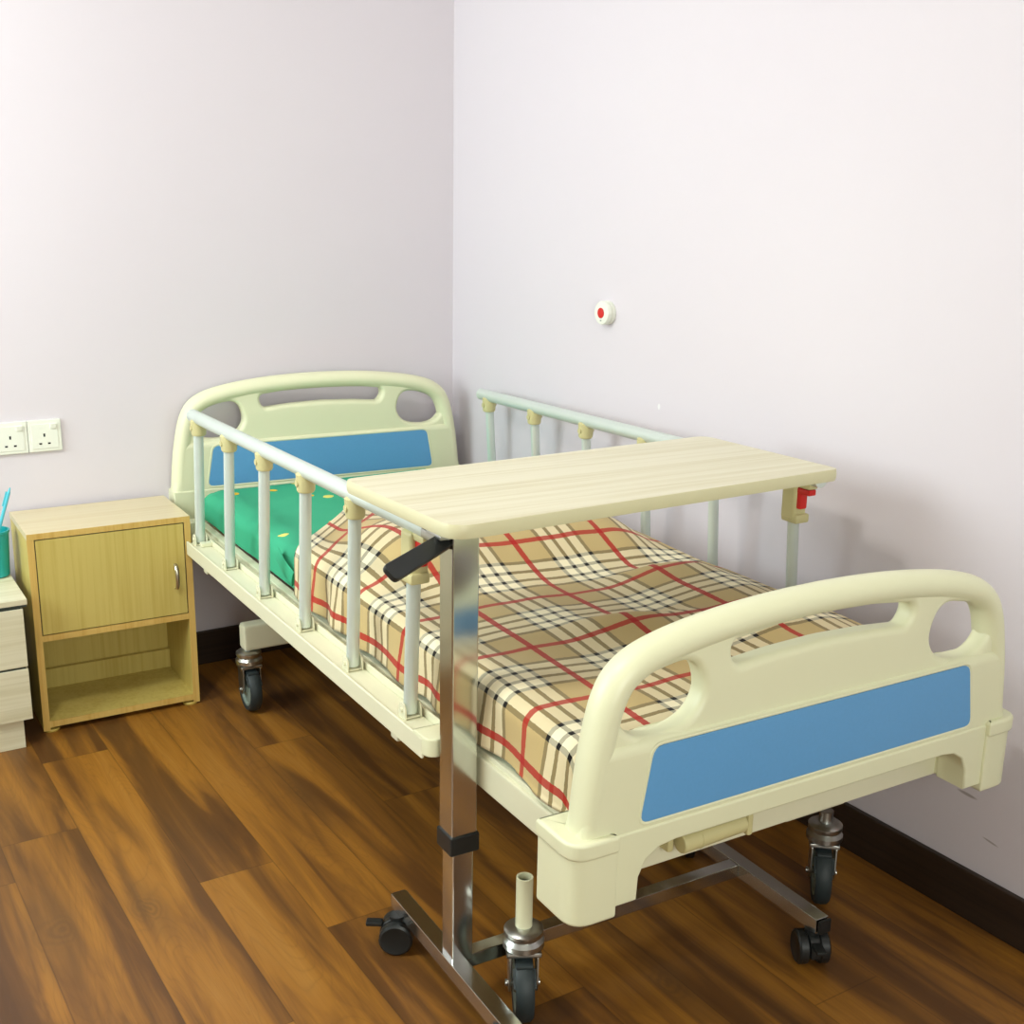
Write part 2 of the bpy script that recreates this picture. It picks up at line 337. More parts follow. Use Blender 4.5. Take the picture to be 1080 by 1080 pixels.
def catmull(P, n=6, closed=False):
    P = [Vector(p) for p in P]; m = len(P); out = []
    for i in range(m if closed else m-1):
        p1, p2 = P[i], P[(i+1) % m]
        p0 = P[i-1] if (closed or i > 0) else p1*2-p2
        p3 = P[(i+2) % m] if (closed or i+2 < m) else p2*2-p1
        for k in range(n):
            t = k/n; out.append(tuple(.5*((2*p1)+(p2-p0)*t+(2*p0-5*p1+4*p2-p3)*t*t+(3*p1-p0-3*p2+p3)*t**3)))
    if not closed: out.append(tuple(P[-1]))
    return out
def board_meshes(dz, da):
    """end board in its own frame: x across, z up from the lower edge of the blue panel; dz lowers the hand holes, da the arch"""
    ctrl = [(.452, -.02), (.447, .04), (.440, .10), (.429, .16), (.417, .203), (.397, .238), (.363, .2635), (.315, .280), (.25, .2925), (.165, .3025), (.08, .3075), (0, .309)]
    ctrl = [(x, z-da*min(1, max(0, (z-.1)/.15))) for x, z in ctrl]
    right = catmull(ctrl, 5)
    def inset(d):
        out = []
        for i, p in enumerate(right):
            q0, q1 = Vector(right[max(i-1, 0)]), Vector(right[min(i+1, len(right)-1)])
            t = (q1-q0).normalized(); out.append((p[0]-t.y*d, p[1]+t.x*d))
        out[-1] = (0, out[-1][1]); return out
    both = lambda R: [(-x, z) for x, z in R] + [(x, z) for x, z in reversed(R[:-1])]
    b = MB()
    # web with the hand holes
    web = [p for p in inset(.018) if p[1] > .09]
    web = [(-.425, .085)] + both(web) + [(.425, .085)]
    holes = []
    for sg in (-1, 1):
        h = [(.238, .196), (.244, .172), (.262, .153), (.292, .142), (.328, .139), (.360, .146), (.381, .165), (.386, .192), (.376, .216), (.352, .230), (.314, .238), (.274, .243), (.249, .229)]
        holes.append(catmull([(sg*x, z-dz) for x, z in h], 4, True))
    slot = [(-.178, .2185), (-.10, .2255), (0, .229), (.10, .2255), (.178, .2185), (.190, .240), (.186, .2575), (.10, .2675), (0, .271), (-.10, .2675), (-.186, .2575), (-.190, .240)]
    holes.append(round_poly([(x, z-dz) for x, z in slot], .013, 4))
    b.outline([web]+holes, 0, .0205, .0125, res=4)
    # thick rounded rim over the top and down into the lower slab
    rim = [p for p in inset(.0235) if p[1] > -.03]
    b.sweep([(x, 0, z) for x, z in both(rim)], .0235, .029, (0, 1, 0), 24)
    # lower slab that frames the blue panel, its top a soft shelf
    st_ = lambda z: .012*min(1, max(0, (z+.01)/.07))
    lo = [(.450, -.044)] + [(p[0]-st_(p[1]), p[1]) for p in right if p[1] < .098]
    top = catmull([lo[-1], (.423, .119), (.409, .130-dz*.4), (.385, .132-dz*.4), (.350, .131-dz*.4), (.30, .131-dz*.4), (.15, .131-dz*.4)], 5)[1:]
    half = lo+top
    slab = [(-x, z) for x, z in half] + [(x, z) for x, z in reversed(half)]
    b.outline([slab], 0, .0285, .017, res=6)
    # bottom strip with the two legs
    leg = [(-.450, -.008), (.450, -.008), (.450, -.122), (.352, -.122), (.350, -.085), (.338, -.060), (.315, -.046), (.285, -.042),
           (-.285, -.042), (-.315, -.046), (-.338, -.060), (-.350, -.085), (-.352, -.122), (-.450, -.122)]
    b.outline([leg], 0, .031, .004)
    for sg in (-1, 1): b.span(sg*.398-.046, sg*.398+.046, -.029, .045, -.122, -.02, .006)
    bl = MB(); wt, wb = .3314, .3516
    bl.outline([round_poly([(-wb, 0), (wb, 0), (wt, .1154), (-wt, .1154)], .016, 4)], 0, .0292, .001)
    for y in (-.0280, .0280): b.sweep([(x, y, z) for x, z in round_poly([(-wb-.003, -.003), (wb+.003, -.003), (wt+.003, .1184), (-wt-.003, .1184)], .018, 4)], .0025, .0018, (0, 1, 0), 8, closed=True)
    return b, bl
def bumper_mesh(s, flush=False):
    """L-shaped cover round a leg, s = -1 left, 1 right"""
    b = MB()
    def Lshape(e, z0, z1, bev):
        pts = round_poly([(.392, -.036-e), (.468+e, -.036-e), (.468+e, .061), (.392, .061)], [.004, .036, .004, .004], 6)
        bb = bmesh.new(); lo = [bb.verts.new((s*x, y, z0)) for x, y in pts]; hi = [bb.verts.new((s*x, y, z1)) for x, y in pts]
        n = len(pts)
        for k in range(n): bb.faces.new((lo[k], lo[(k+1) % n], hi[(k+1) % n], hi[k]))
        bb.faces.new(lo); top = bb.faces.new(hi); bmesh.ops.recalc_face_normals(bb, faces=bb.faces)
        es = [e_ for e_ in bb.edges if abs(e_.verts[0].co.z-e_.verts[1].co.z) < 1e-6]
        bmesh.ops.bevel(bb, geom=es, offset=bev, segments=3, profile=.5, affect='EDGES'); b._merge(bb)
    Lshape(-.019 if flush else 0.0, -.136, -.012, .006)
    if not flush: Lshape(.004, -.030, -.002, .006)
    return b
def end_board(name, loc, rz, dz, da, flush):
    bm_, bl_ = board_meshes(dz, da)
    o = bm_.build(name, M_CREAM, BED, 50); o.location = loc; o.rotation_euler = (0, 0, rz)
    bl_.build('color_panel', M_BLUE, o, 40, 'blue panel')
    for s in (-1, 1): bumper_mesh(s, flush).build('corner_bumper', M_CREAM, o, 40)
    return o
end_board('headboard', (BX, 1.118, .566), -.045, .005, 0, True)
end_board('footboard', (BX, -.966+.028, .508), -.004, .013, .006, False)

# frame: side beams, end beams, ledge under the mattress, brackets
f = MB()
for s in (-1, 1):
    x = BX+s*.3985
    f.box((x, .08, .444), (.030, 2.02, .056), .005)
    f.box((x-s*.003, .08, .475), (.022, 2.02, .012), .003)      # raised lip
f.span(BX-.45, BX+.45, -.905, -.865, .386, .47, .004); f.span(BX-.43, BX+.43, 1.03, 1.08, .425, .484, .004)
f.build('bed_frame', M_PAINT, BED)
pl = MB(); pl.span(BX-.372, BX+.372, -.87, 1.07, .4975, .511, .003)
for k in range(5): pl.box((BX, -.7+k*.4, .486), (.72, .04, .025), .004)
pl.build('mattress_platform', M_PAINT, BED)
lg = MB()
for y, z0, z1 in ((.79, .178, .252), (-.672, .222, .292)):
    for s in (-1, 1):
        xc = BX+s*.356
        if y < 0 and s < 0: lg.span(xc+.045, xc+.14, y-.02, y+.02, z0, z1, .010)
        else: lg.span(min(xc+s*.018, xc-s*.15), max(xc+s*.018, xc-s*.15), y-.024, y+.024, z0, z1, .010)
for s in (-1, 1):
    lg.span(BX+s*.22-.02, BX+s*.22+.02, -.70, .82, .255, .295, .005)
    for y in (.72, -.30): lg.box((BX+s*.22, y, .365), (.036, .036, .16), .005)
for y in (.6, -.30): lg.span(BX-.2, BX+.2, y-.02, y+.02, .256, .294, .004)
lg.build('undercarriage', M_PAINT, BED)

def caster(x, y, steer, pole=0.0, parent=BED):
    b = MB()
    b.lathe([(0, .135), (.030, .135), (.036, .140), (.036, .150), (.030, .157), (.034, .162), (.034, .170), (.026, .176), (0, .176)], 28)
    b.box((0, 0, .131), (.050, .060, .010), .003)
    for s in (-1, 1):                                   # fork plates
        pts = [(-.024, .13), (.024, .13), (.020, .075), (.012, .052), (-.012, .052), (-.026, .075)]
        m = MB(); m.outline([round_poly(pts, .006, 3)], s*.0235, .0018, .0008); me = bpy.data.meshes.new('t'); m.bm.to_mesh(me); m.bm.free(); b.bm.from_mesh(me); bpy.data.meshes.remove(me)
    b.cyl((0, -.030, .0635), (0, .030, .0635), .006, n=12)
    b.xform(Matrix.Rotation(PI/2, 4, 'Z'))
    c = b.build('caster', M_STEEL, parent); c.location = (x, y, 0); c.rotation_euler = (0, 0, steer)
    w = MB(); R = Matrix.Translation((0, -.004, .0625)) @ Matrix.Rotation(PI/2, 4, 'Y')
    w.lathe([(.044, -.014), (.056, -.016), (.061, -.011), (.0625, 0), (.061, .011), (.056, .016), (.044, .014)], 36, R)
    wo = w.build('wheel', M_RUBBER, c)
    hb = MB(); hb.lathe([(0, -.0165), (.012, -.0165), (.014, -.012), (.036, -.010), (.040, -.0145), (.0455, -.0145), (.0455, .0145), (.040, .0145), (.036, .010), (.014, .012), (.012, .0165), (0, .0165)], 36, R)
    hb.build('hub', M_HUB, c)
    bp_ = MB(); bp_.box((0, -.040, .098), (.040, .034, .005), .002, Matrix.Rotation(.75, 4, 'X')); bp_.box((0, -.027, .117), (.030, .022, .008), .003); bp_.build('brake_pedal', M_RUBBER, c)
    st = MB()
    if pole:
        st.lathe([(.0145, .17), (.0145, pole), (.0115, pole), (.0115, .18)], 24)
        st.build('stem_tube', M_CREAM, c, label='open cream tube standing over the caster')
        MB().cyl((0, 0, .18), (0, 0, pole-.012), .0114).build('bore', M_HOLE, c)
    else:
        st.cyl((0, 0, .17), (0, 0, .20), .014); st.build('stem', M_STEEL, c)
    return c
CX = .356
caster(BX-CX-.005, -.672, -.46, .268); caster(BX+CX-.004, -.664, -.70); caster(BX-CX, .79, -.02); caster(BX+CX, .79, .2)

# crank handles folded away behind the foot board
cr = MB()
for dz in (0, .05): pass
cr.box((-.235, -.905, .436), (.150, .030, .010), .004)
cr.span(-.312, -.300, -.93, -.88, .418, .452, .004); cr.span(-.172, -.160, -.95, -.88, .418, .455, .004)
cr.cyl((-.31, -.865, .437), (-.31, -.91, .437), .010)
crk = cr.build('crank_arm', M_CREAMD, BED)
g = MB(); g.cyl((-.296, -.936, .434), (-.172, -.936, .438), .0165, bevel=.004); g.cyl((-.262, -.936, .435), (-.260, -.936, .435), .0172)
g.build('grip', M_CREAMD, crk)

# ---- guard rails
def guard_rail(s):
    """s = -1 near side, 1 wall side"""
    if s < 0: xb, xt = -.4975, -.4866
    else: xb, xt = .404, .384
    Y = [.8556-.2563*i for i in range(6)]
    zb = lambda y: .4722+.0096*(0.8556-y); zt = lambda y: .8105+.0185*(.9-y)
    b = MB(); y0, y1 = .885, -.53
    # slim channel the posts stand on
    path = [((y0), zb(y0)-.008), (y1, zb(y1)-.008)]
    def strip(xa, xc, dz0, dz1):
        bb = bmesh.new(); v = []
        for y in (y0, y1):
            for x in (xa, xc):
                for dz in (dz0, dz1): v.append(bb.verts.new((x, y, zb(y)+dz)))
        for q in ((0, 1, 3, 2), (4, 6, 7, 5), (0, 4, 5, 1), (2, 3, 7, 6), (0, 2, 6, 4), (1, 5, 7, 3)): bb.faces.new([v[i] for i in q])
        bmesh.ops.recalc_face_normals(bb, faces=bb.faces); bmesh.ops.bevel(bb, geom=bb.edges[:], offset=.003, segments=2, profile=.5, affect='EDGES'); b._merge(bb)
    o_ = s
    strip(xb+o_*.026, xb-o_*.022, -.030, -.002); strip(xb+o_*.030, xb+o_*.024, -.034, .004); strip(xb-o_*.022, xb-o_*.027, -.006, .012)
    for i, y in enumerate(Y):                                   # U brackets
        z = zb(y)
        for d in (-1, 1):
            bb = MB(); pts = [(-.014, -.002), (.014, -.002), (.014, .014)] + arc(0, .014, .014, 0, 180, 8) + [(-.014, .014)]
            bb.outline([pts], 0, .0015, .0006); bb.xform(Matrix.Translation((xb+d*.0150, y, z)) @ Matrix.Rotation(PI/2, 4, 'Z'))
            b.cyl((xb+d*.016, y, z+.014), (xb+d*.0195, y, z+.014), .0042, n=10)
            me = bpy.data.meshes.new('t'); bb.bm.to_mesh(me); bb.bm.free(); b.bm.from_mesh(me); bpy.data.meshes.remove(me)
        b.box((xb, y, z+.001), (.026, .026, .003), .0008)
    for y in (.80, -.37): b.box((xb-o_*.004, y, zb(y)-.048), (.022, .03, .04), .004)   # stubs that carry the channel
    b.box((xb-o_*.008, .83, zb(.83)+.004), (.03, .02, .012), .003)
    rail = b.build('guard_rail', M_PAINT, BED)
    cap = MB(); pts = round_poly([(-.028, -.028), (.028, -.028), (.030, .03), (-.030, .03)], [.022, .022, .003, .003], 5)
    bb = bmesh.new(); lo = [bb.verts.new((xb+x, -.525+y, zb(-.52)-.026)) for x, y in pts]; hi = [bb.verts.new((xb+x, -.525+y, zb(-.52)+.008)) for x, y in pts]
    n = len(pts)
    for k in range(n): bb.faces.new((lo[k], lo[(k+1) % n], hi[(k+1) % n], hi[k]))
    bb.faces.new(lo); bb.faces.new(hi); bmesh.ops.recalc_face_normals(bb, faces=bb.faces)
    bmesh.ops.bevel(bb, geom=[e for e in bb.edges if abs(e.verts[0].co.z-e.verts[1].co.z) < 1e-6], offset=.004, segments=2, profile=.5, affect='EDGES'); cap._merge(bb)
    cap.build('end_cap', M_CREAM, rail)
    tp = MB(); tp.sweep([(xt, .905, zt(.905)), (xt, .2, zt(.2)), (xt, -.50, zt(-.50))], .0165, .0165, (0, 0, 1), 20)
    tp.build('top_rail', M_RAIL, rail)
    for i, y in enumerate(Y):
        z0, z1 = zb(y)+.006, zt(y)-.012
        last = i == 5
        top = z1-.080 if last else z1-.02
        def at(z): return (xb+(xt-xb)*(z-z0)/(z1-z0), y, z)
        p = MB(); p.sweep([at(z0), at((z0+top)/2), at(top)], .0105, .013, (1, 0, 0), 16)
        p.build('post', M_RAIL, rail)
        k = MB()
        if not last:
            k.lathe([(.0165, -.034), (.019, -.030), (.0205, .004), (.015, .010)], 20, Matrix.Translation(at(z1)))
            k.cyl((xt-.0215, y, z1-.014), (xt+.0215, y, z1-.014), .007, n=12)
            k.build('collar', M_CREAMD, rail)
        else:
            k.box((at(z1-.04)[0], y, z1-.042), (.036, .042, .088), .008, None, 3)
            k.box((at(z1-.08)[0], y-.004, z1-.080), (.038, .046, .020), .005)
            k.box((xt, y-.032, z1-.004), (.026, .048, .016), .005)
            hs = k.build('latch_housing', M_CREAMD, rail)
            r = MB(); r.box((xt, y-.034, z1-.0185), (.020, .040, .013), .003); r.box((xt, y-.0245, z1-.038), (.020, .014, .040), .004)
            r.build('release_lever', M_RED, hs, label='red release lever')
    return rail
guard_rail(-1); guard_rail(1)

# ------------------------------------------------------------------ mattress and blanket
C, S_ = math.cos(-.035), math.sin(-.035)
def bedw(x, y, z=0): return (-.5+C*x-S_*y, -1.2+S_*x+C*y, z)
MX0, MX1 = -.434, .320

mm = MB()
def mat_top(x, y):
    return .570 + .010*min(1, max(0, (.95-y)/.6)) + .004*noise.noise((x*3, y*3, 1))
bb = bmesh.new(); NX, NY = 34, 60; y0m, y1m, zb0 = -.850, 1.06, .5145; grid = []
rings = []
for j in range(NY+1):
    y = y0m+(y1m-y0m)*j/NY; e = min(y-y0m, y1m-y); row = []
    rr = .045; kk = 1-max(0, 1-e/rr)**2; sh = math.sqrt(max(kk, .0)); sh = max(sh, .02)
    zt_ = lambda x: zb0 + (mat_top(x, y)-zb0)*(0.55+.45*sh)
    prof = []
    xl, xr = MX0+.004*noise.noise((y*6, 3, 2)), MX1
    r = .032
    prof += [(xl+.0155, zb0), (xl+.011, .490), (xl+.003, .489), (xl, .496)]
    h = zt_(xl+.1)-.004; r = min(.032, (h-zb0)*.6)
    for a in range(0, 91, 15): prof.append((xl+r-r*math.cos(math.radians(a)), h-r+r*math.sin(math.radians(a))))
    for k in range(1, NX): prof.append((xl+r+(xr-xl-2*r)*k/NX, zt_(xl+r+(xr-xl-2*r)*k/NX)))
    for a in range(90, -1, -15): prof.append((xr-r+r*math.cos(math.radians(a)), h-r+r*math.sin(math.radians(a))))
    prof.append((xr, zb0+.016)); prof.append((xr-.012, zb0))
    rings.append([bb.verts.new((x, y, z)) for x, z in prof])
for A, B in zip(rings, rings[1:]):
    n = len(A)
    for k in range(n): bb.faces.new((A[k], A[(k+1) % n], B[(k+1) % n], B[k]))
bb.faces.new(rings[0]); bb.faces.new(rings[-1]); bmesh.ops.recalc_face_normals(bb, faces=bb.faces)
mm._merge(bb)
mt = mm.build('mattress', M_GREEN, None, 50); mt.location = (-.494, -1.2, 0); mt.rotation_euler = (0, 0, -.035)
tag(mt, 'green mattress with scattered yellow print lying on the hospital bed', 'mattress')
fl = MB()      # pillow-like folded end of the green sheet, its seam hanging at the side
pts = []
for k in range(11):
    t_ = k/10; pts.append((MX0-.009-.003*math.sin(t_*PI), .40-.10*t_, .556-.034*t_))
fl.sweep(pts, .020, .004, (1, 0, 0), 10)
fl.build('sheet_flap', M_GREEN, mt)

# blanket: a cloth grid in (u, v), u across the bed measured along the cloth, v along it
def sm(t): t = min(1, max(0, t)); return t*t*(3-2*t)
def hump(x, y, v):
    ex = sm((x+.455)/.17)*(1-.72*sm((x-.17)/.17))
    h = .074*sm((y+.235)/.25)*(1-sm((v-.02)/.19))*ex                        # a pillow lies under the cloth
    h += .014*sm((x-.0)/.15)*sm((-.18-y)/.1)*(1-sm((x-.24)/.1)*.6)
    dy = y+.475+.25*(x+.07); h += .017*math.exp(-(dy/(.024 if dy > 0 else .075))**2-((x+.05)/.12)**2)   # creases
    dy = y+.275+.2*(x-.17); h += .014*math.exp(-(dy/(.020 if dy > 0 else .07))**2-((x-.19)/.11)**2)
    dy = y+.62+.3*(x-.1); h += .010*math.exp(-(dy/.04)**2-((x-.12)/.12)**2)
    h -= .010*math.exp(-((x+.18)/.1)**2-((y+.60)/.14)**2)
    return h
def skew(x, v):
    return 1.12*sm((v+.06)/.27)*max(0, min(.30, x+.450))
TOPX0, TOPX1 = -.448, .340
RN = .030
def cloth(u, v):
    # along the bed
    yf = -.868
    base = .6045
    dropy = 0
    yy = v
    if v < yf+.03:
        a = (yf+.03-v); 
        if a < .047: th = a/.03; yy = yf+.03-.03*math.sin(th); dropy = .03*(1-math.cos(th))
        else: yy = yf; dropy = .03+(a-.047)
    # across
    xl, xr = TOPX0+RN, TOPX1-RN
    side = 0
    if u < xl:
        a = xl-u
        if a < RN*PI/2: th = a/RN; x = xl-RN*math.sin(th); dz = RN*(1-math.cos(th))
        else: x = TOPX0; dz = RN+(a-RN*PI/2); side = -1
    elif u > xr:
        a = u-xr
        if a < RN*PI/2: th = a/RN; x = xr+RN*math.sin(th); dz = RN*(1-math.cos(th))
        else: x = TOPX1; dz = RN+(a-RN*PI/2); side = 1
    else: x, dz = u, 0
    edge = min(1, max(0, min(x-TOPX0, TOPX1-x)/.10)); edge = edge*edge*(3-2*edge)
    w = noise.noise((x*5, yy*4, .3))*.006 + noise.noise((x*14, yy*9, 4.3))*.0025
    y = yy + skew(x, v)
    far = hump(x, y, v)
    z = base - dz - dropy + far*(.25+.75*edge) + w*(.3+.7*edge)
    if y > .2: z += 0
    z -= .010*max(0, (-.6-y))/.3 * 1.0 if y < -.6 else 0
    if side:
        d = dz-RN
        x += side*(.006*math.sin(y*38+noise.noise((y*4, 0, 0))*3)*min(1, d/.05) + .004*d/.05)
        z = max(z, .4935+.005*noise.noise((y*12, 2, 2)))
    if dropy > .05: yy_ = 0
    return (x, y, max(z, .4930))
bb = bmesh.new(); uvl = bb.loops.layers.uv.new('weave')
U0, U1, V0, V1 = -.550, .442, -.93, .275
NU, NV = 112, 138; G = []; UV = {}
for j in range(NV+1):
    v = V0+(V1-V0)*j/NV; row = []
    for i in range(NU+1):
        u = U0+(U1-U0)*i/NU; ve = bb.verts.new(cloth(u, v)); UV[ve] = (u+.076, v+.07+.005*math.sin(u*7)); row.append(ve)
    G.append(row)
for j in range(NV):
    for i in range(NU):
        fc = bb.faces.new((G[j][i], G[j][i+1], G[j+1][i+1], G[j+1][i]))
        for lp in fc.loops: lp[uvl].uv = UV[lp.vert]
me = bpy.data.meshes.new('blanket'); bb.to_mesh(me); bb.free()
for p_ in me.polygons: p_.use_smooth = True
me.materials.append(M_PLAID); bl = bpy.data.objects.new('blanket', me); COL.objects.link(bl)
sd = bl.modifiers.new('thickness', 'SOLIDIFY'); sd.thickness = .007; sd.offset = -1
bl.location = (-.494, -1.2, 0); bl.rotation_euler = (0, 0, -.035)
tag(bl, 'tan plaid blanket with red, black and white stripes spread over the bed', 'blanket')

# ------------------------------------------------------------------ overbed table
TBX, TBY = -1.9111+.985*(-.978+1.9111)-.0095, -3.3312+.985*(-1.746+3.3312)
TB = thing('overbed_table', 'wheeled overbed table with pale wood-grain top on a chrome post', 'table', (TBX, TBY, 0), -.045)
zt0, zt1 = .8645, .8865
kx = .9614
def tp_(x, y): return ((-1.911+(x+1.911)*kx)-TBX, (-3.331+(y+3.331)*kx)-TBY)
ax, ay = tp_(-1.0037, -1.7629); bx_, by_ = tp_(-.1179, -1.3713)
t = MB(); pts = round_poly([(ax, ay), (bx_, ay), (bx_, by_), (ax, by_)], [.042, .018, .030, .020], 6)
def slab(mb, pts, z0, z1, bev=.0):
    b = bmesh.new(); lo = [b.verts.new((x, y, z0)) for x, y in pts]; hi = [b.verts.new((x, y, z1)) for x, y in pts]; n = len(pts)
    for k in range(n): b.faces.new((lo[k], lo[(k+1) % n], hi[(k+1) % n], hi[k]))
    b.faces.new(lo); b.faces.new(hi); bmesh.ops.recalc_face_normals(b, faces=b.faces)
    if bev: bmesh.ops.bevel(b, geom=[e for e in b.edges if abs(e.verts[0].co.z-e.verts[1].co.z) < 1e-6], offset=bev, segments=2, profile=.5, affect='EDGES')
    mb._merge(b)
RT = .045+.012
tt = MB(); slab(tt, pts, zt0+.0015, zt1); tt.xform(Matrix.Translation((-.008, -.002, 0)) @ Matrix.Rotation(RT, 4, 'Z')); ttop = tt.build('tabletop', M_TOP, TB)
eb = MB(); P2 = [(x, y, (zt0+zt1)/2-.0005) for x, y in pts]; eb.sweep(P2, .0028, .0118, (0, 0, 1), 10, closed=True); eb.xform(Matrix.Translation((-.008, -.002, 0)) @ Matrix.Rotation(RT, 4, 'Z'))
eb.build('edge_band', M_EDGE, ttop, label='cream edge band')
up_ = MB(); up_.span(-.0240, .0240, -.0235, .0235, .321, .8605, .003); up_.build('post', M_CHROME, TB)
MB().span(-.0200, .0200, -.0200, .0200, .09, .335, .003).build('inner_post', M_CHROME, TB)
MB().span(-.0278, .0278, -.0275, .0275, .304, .339, .004).build('collar', M_BLACK, TB, label='black plastic collar')
br = MB(); br.box((.05, .005, .8595), (.19, .05, .008), .002); br.box((-.03, .02, .8525), (.03, .06, .016), .003)
br.box((.22, .05, .8590), (.40, .035, .010), .003)
br.build('bracket', M_STEEL, TB)
lv = MB(); pts_l = round_poly([(-.128, -.016), (.008, -.014), (.008, .014), (-.128, .016)], [.010, .002, .002, .010], 4); slab(lv, pts_l, -.006, .006, .003)
lv.xform(Matrix.Translation((-.030, -.005, .8495)) @ Matrix.Rotation(.38, 4, 'Z') @ Matrix.Rotation(-.20, 4, 'Y') @ Matrix.Rotation(.7, 4, 'X'))
lv.build('height_lever', M_BLACK, TB, label='black height lever')
bs = MB(); zc0, zc1 = .0687, .098
bs.span(-.026, .006, -.242, .222, zc0, zc1, .002)
bs.span(.006, .624, -.014, .014, zc0+.001, zc1-.001, .002)
bs.span(.624, .655, -.231, .217, zc0, zc1, .002)
bs.build('base', M_CHROME, TB)
for x, y in ((-.010, -.242), (-.010, .222), (.640, -.235), (.640, .220)):
    MB().box((x, y+(.001 if y > 0 else -.001), (zc0+zc1)/2), (.030, .006, .028), .003).build('tube_plug', M_BLACK, TB)
def small_caster(x, y, rz):
    b = MB(); b.cyl((0, 0, .030), (0, 0, (zc0+.001)/1.42), .010)
    hood = [(0.023*math.cos(math.radians(a)), .0225+.0235*math.sin(math.radians(a))) for a in range(-15, 196, 15)]
    m = MB(); m.outline([hood], 0, .007, .002); me_ = bpy.data.meshes.new('t'); m.bm.to_mesh(me_); m.bm.free(); b.bm.from_mesh(me_); bpy.data.meshes.remove(me_)
    b.box((.030, 0, .037), (.022, .014, .006), .002)
    b.xform(Matrix.Translation((.012, 0, 0)))
    c = b.build('caster', M_BLACK, TB); c.scale = (1.42, 1.35, 1.42); c.location = (x, y, 0); c.rotation_euler = (0, 0, rz)
    for s in (-1, 1):
        w = MB(); w.lathe([(0, -.006), (.014, -.006), (.0195, -.0075), (.0225, -.005), (.0225, .005), (.0195, .0075), (.014, .006), (0, .006)], 24, Matrix.Translation((.012, s*.0145, .0225)) @ Matrix.Rotation(PI/2, 4, 'X'))
        w.build('wheel', M_BLACK, c)
for x, y, rz in ((-.012, .185, 2.6), (-.010, -.205, 2.2), (.640, .185, 1.0), (.640, -.198, -2.0)): small_caster(x, y, rz)

# ------------------------------------------------------------------ bedside cabinet
KB = thing('bedside_cabinet', 'yellow beech bedside cabinet with one door above an open shelf', 'cabinet', (-1.3851, -.2729, 0), -.031)
kw, kd, kh, th = .4117, .2561, .5411, .016
z_mid = .262
bd = MB(); bd.span(0, th, .001, kd, .006, kh-th); bd.span(kw-th, kw, .001, kd, .006, kh-th)
bd.span(th, kw-th, .002, kd-.006, .014, .014+th); bd.span(th, kw-th, .003, kd-.006, z_mid-.010, z_mid+.006); bd.span(th, kw-th, kd-.006, kd-.002, .02, kh-th)
bd.span(th, kw-th, kd-.022, kd-.006, .03, .085)
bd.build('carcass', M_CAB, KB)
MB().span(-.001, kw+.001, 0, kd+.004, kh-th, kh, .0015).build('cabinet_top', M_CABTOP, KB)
ed = MB(); ed.span(-.0006, th+.0004, -.0012, .002, .006, kh-th); ed.span(kw-th-.0004, kw+.0006, -.0012, .002, .006, kh-th)
ed.span(th, kw-th, -.0010, .003, .014, .014+th); ed.span(th, kw-th, -.0010, .004, z_mid-.010, z_mid+.006); ed.span(0, kw, -.0012, .002, kh-th+.0003, kh-.0005)
ed.build('edge_banding', M_CABED, KB)
dr = MB(); dr.span(th+.003, kw-th-.003, -.0008, .0145, z_mid+.0085, kh-th-.003, .001); door = dr.build('door', M_CAB, KB)
ga = MB(); ga.span(th, kw-th, .006, .010, z_mid+.006, kh-th); ga.build('door_gap_painted_shade', M_DARK, KB)  # dark sheet behind the door, paints the shade in its gaps
hd = MB(); zz0, zz1, xx = .345, .412, kw-th-.030
hd.sweep([(xx, -.001, zz1), (xx, -.012, zz1-.003), (xx, -.018, zz1-.014), (xx, -.0205, (zz0+zz1)/2), (xx, -.018, zz0+.014), (xx, -.012, zz0+.003), (xx, -.001, zz0)], .0032, .0050, (1, 0, 0), 10)
hd.build('handle', M_SATIN, door, label='curved satin metal handle')
for x in (0.022, kw-.022):
    b = MB(); b.lathe([(0, 0), (.020, 0), (.021, .004), (.019, .0065), (0, .0065)], 20); b.box((0, 0, .012), (.022, .012, .014), .003)
    o = b.build('corner_foot', M_CABIN, KB); o.location = (x, .018, 0)
    b = MB(); b.lathe([(0, 0), (.020, 0), (.021, .004), (.019, .0065), (0, .0065)], 20); o = b.build('corner_foot', M_CABIN, KB); o.location = (x, kd-.025, 0)

# ------------------------------------------------------------------ drawer unit with cup and pens
DU = thing('drawer_unit', 'whitewashed low drawer unit left of the yellow bedside cabinet', 'drawer unit', (-1.44, -.346, 0), -.02)
b = MB(); b.span(-.46, .018, .016, .315, .082, .378); b.build('carcass', M_WASH, DU)
b = MB(); b.span(-.46, -.002, .014, .30, 0, .084); b.build('plinth', M_WASH, DU)
b = MB(); b.span(-.47, .030, -.002, .322, .384, .398, .001); b.build('top_panel', M_WASH, DU)
b = MB(); b.span(-.468, .028, -.001, .320, .3785, .3838); b.build('dark_edge', M_DARK, DU)
for z0, z1 in ((.222, .374), (.080, .216)):
    b = MB(); b.span(-.455, .019, -.001, .016, z0, z1, .0015); d_ = b.build('drawer_front', M_WASH, DU)
b = MB(); b.span(-.45, .014, .002, .018, .215, .224); b.span(-.45, .014, .002, .018, .373, .380); b.build('drawer_gap_painted_shade', M_DARK, DU)  # dark strips that stand in for shade around the drawer fronts
CUP = (-1.4400, -.115)
b = MB(); b.lathe([(0, .002), (.031, .002), (.034, .005), (.040, .118), (.0425, .119), (.0425, .125), (.0385, .125), (.0375, .118), (.031, .007), (0, .007)], 36)
cup = b.build('pen_cup', M_TEAL); cup.location = (CUP[0], CUP[1], .398)
tag(cup, 'teal plastic pen cup standing on the whitewashed drawer unit', 'pen cup')
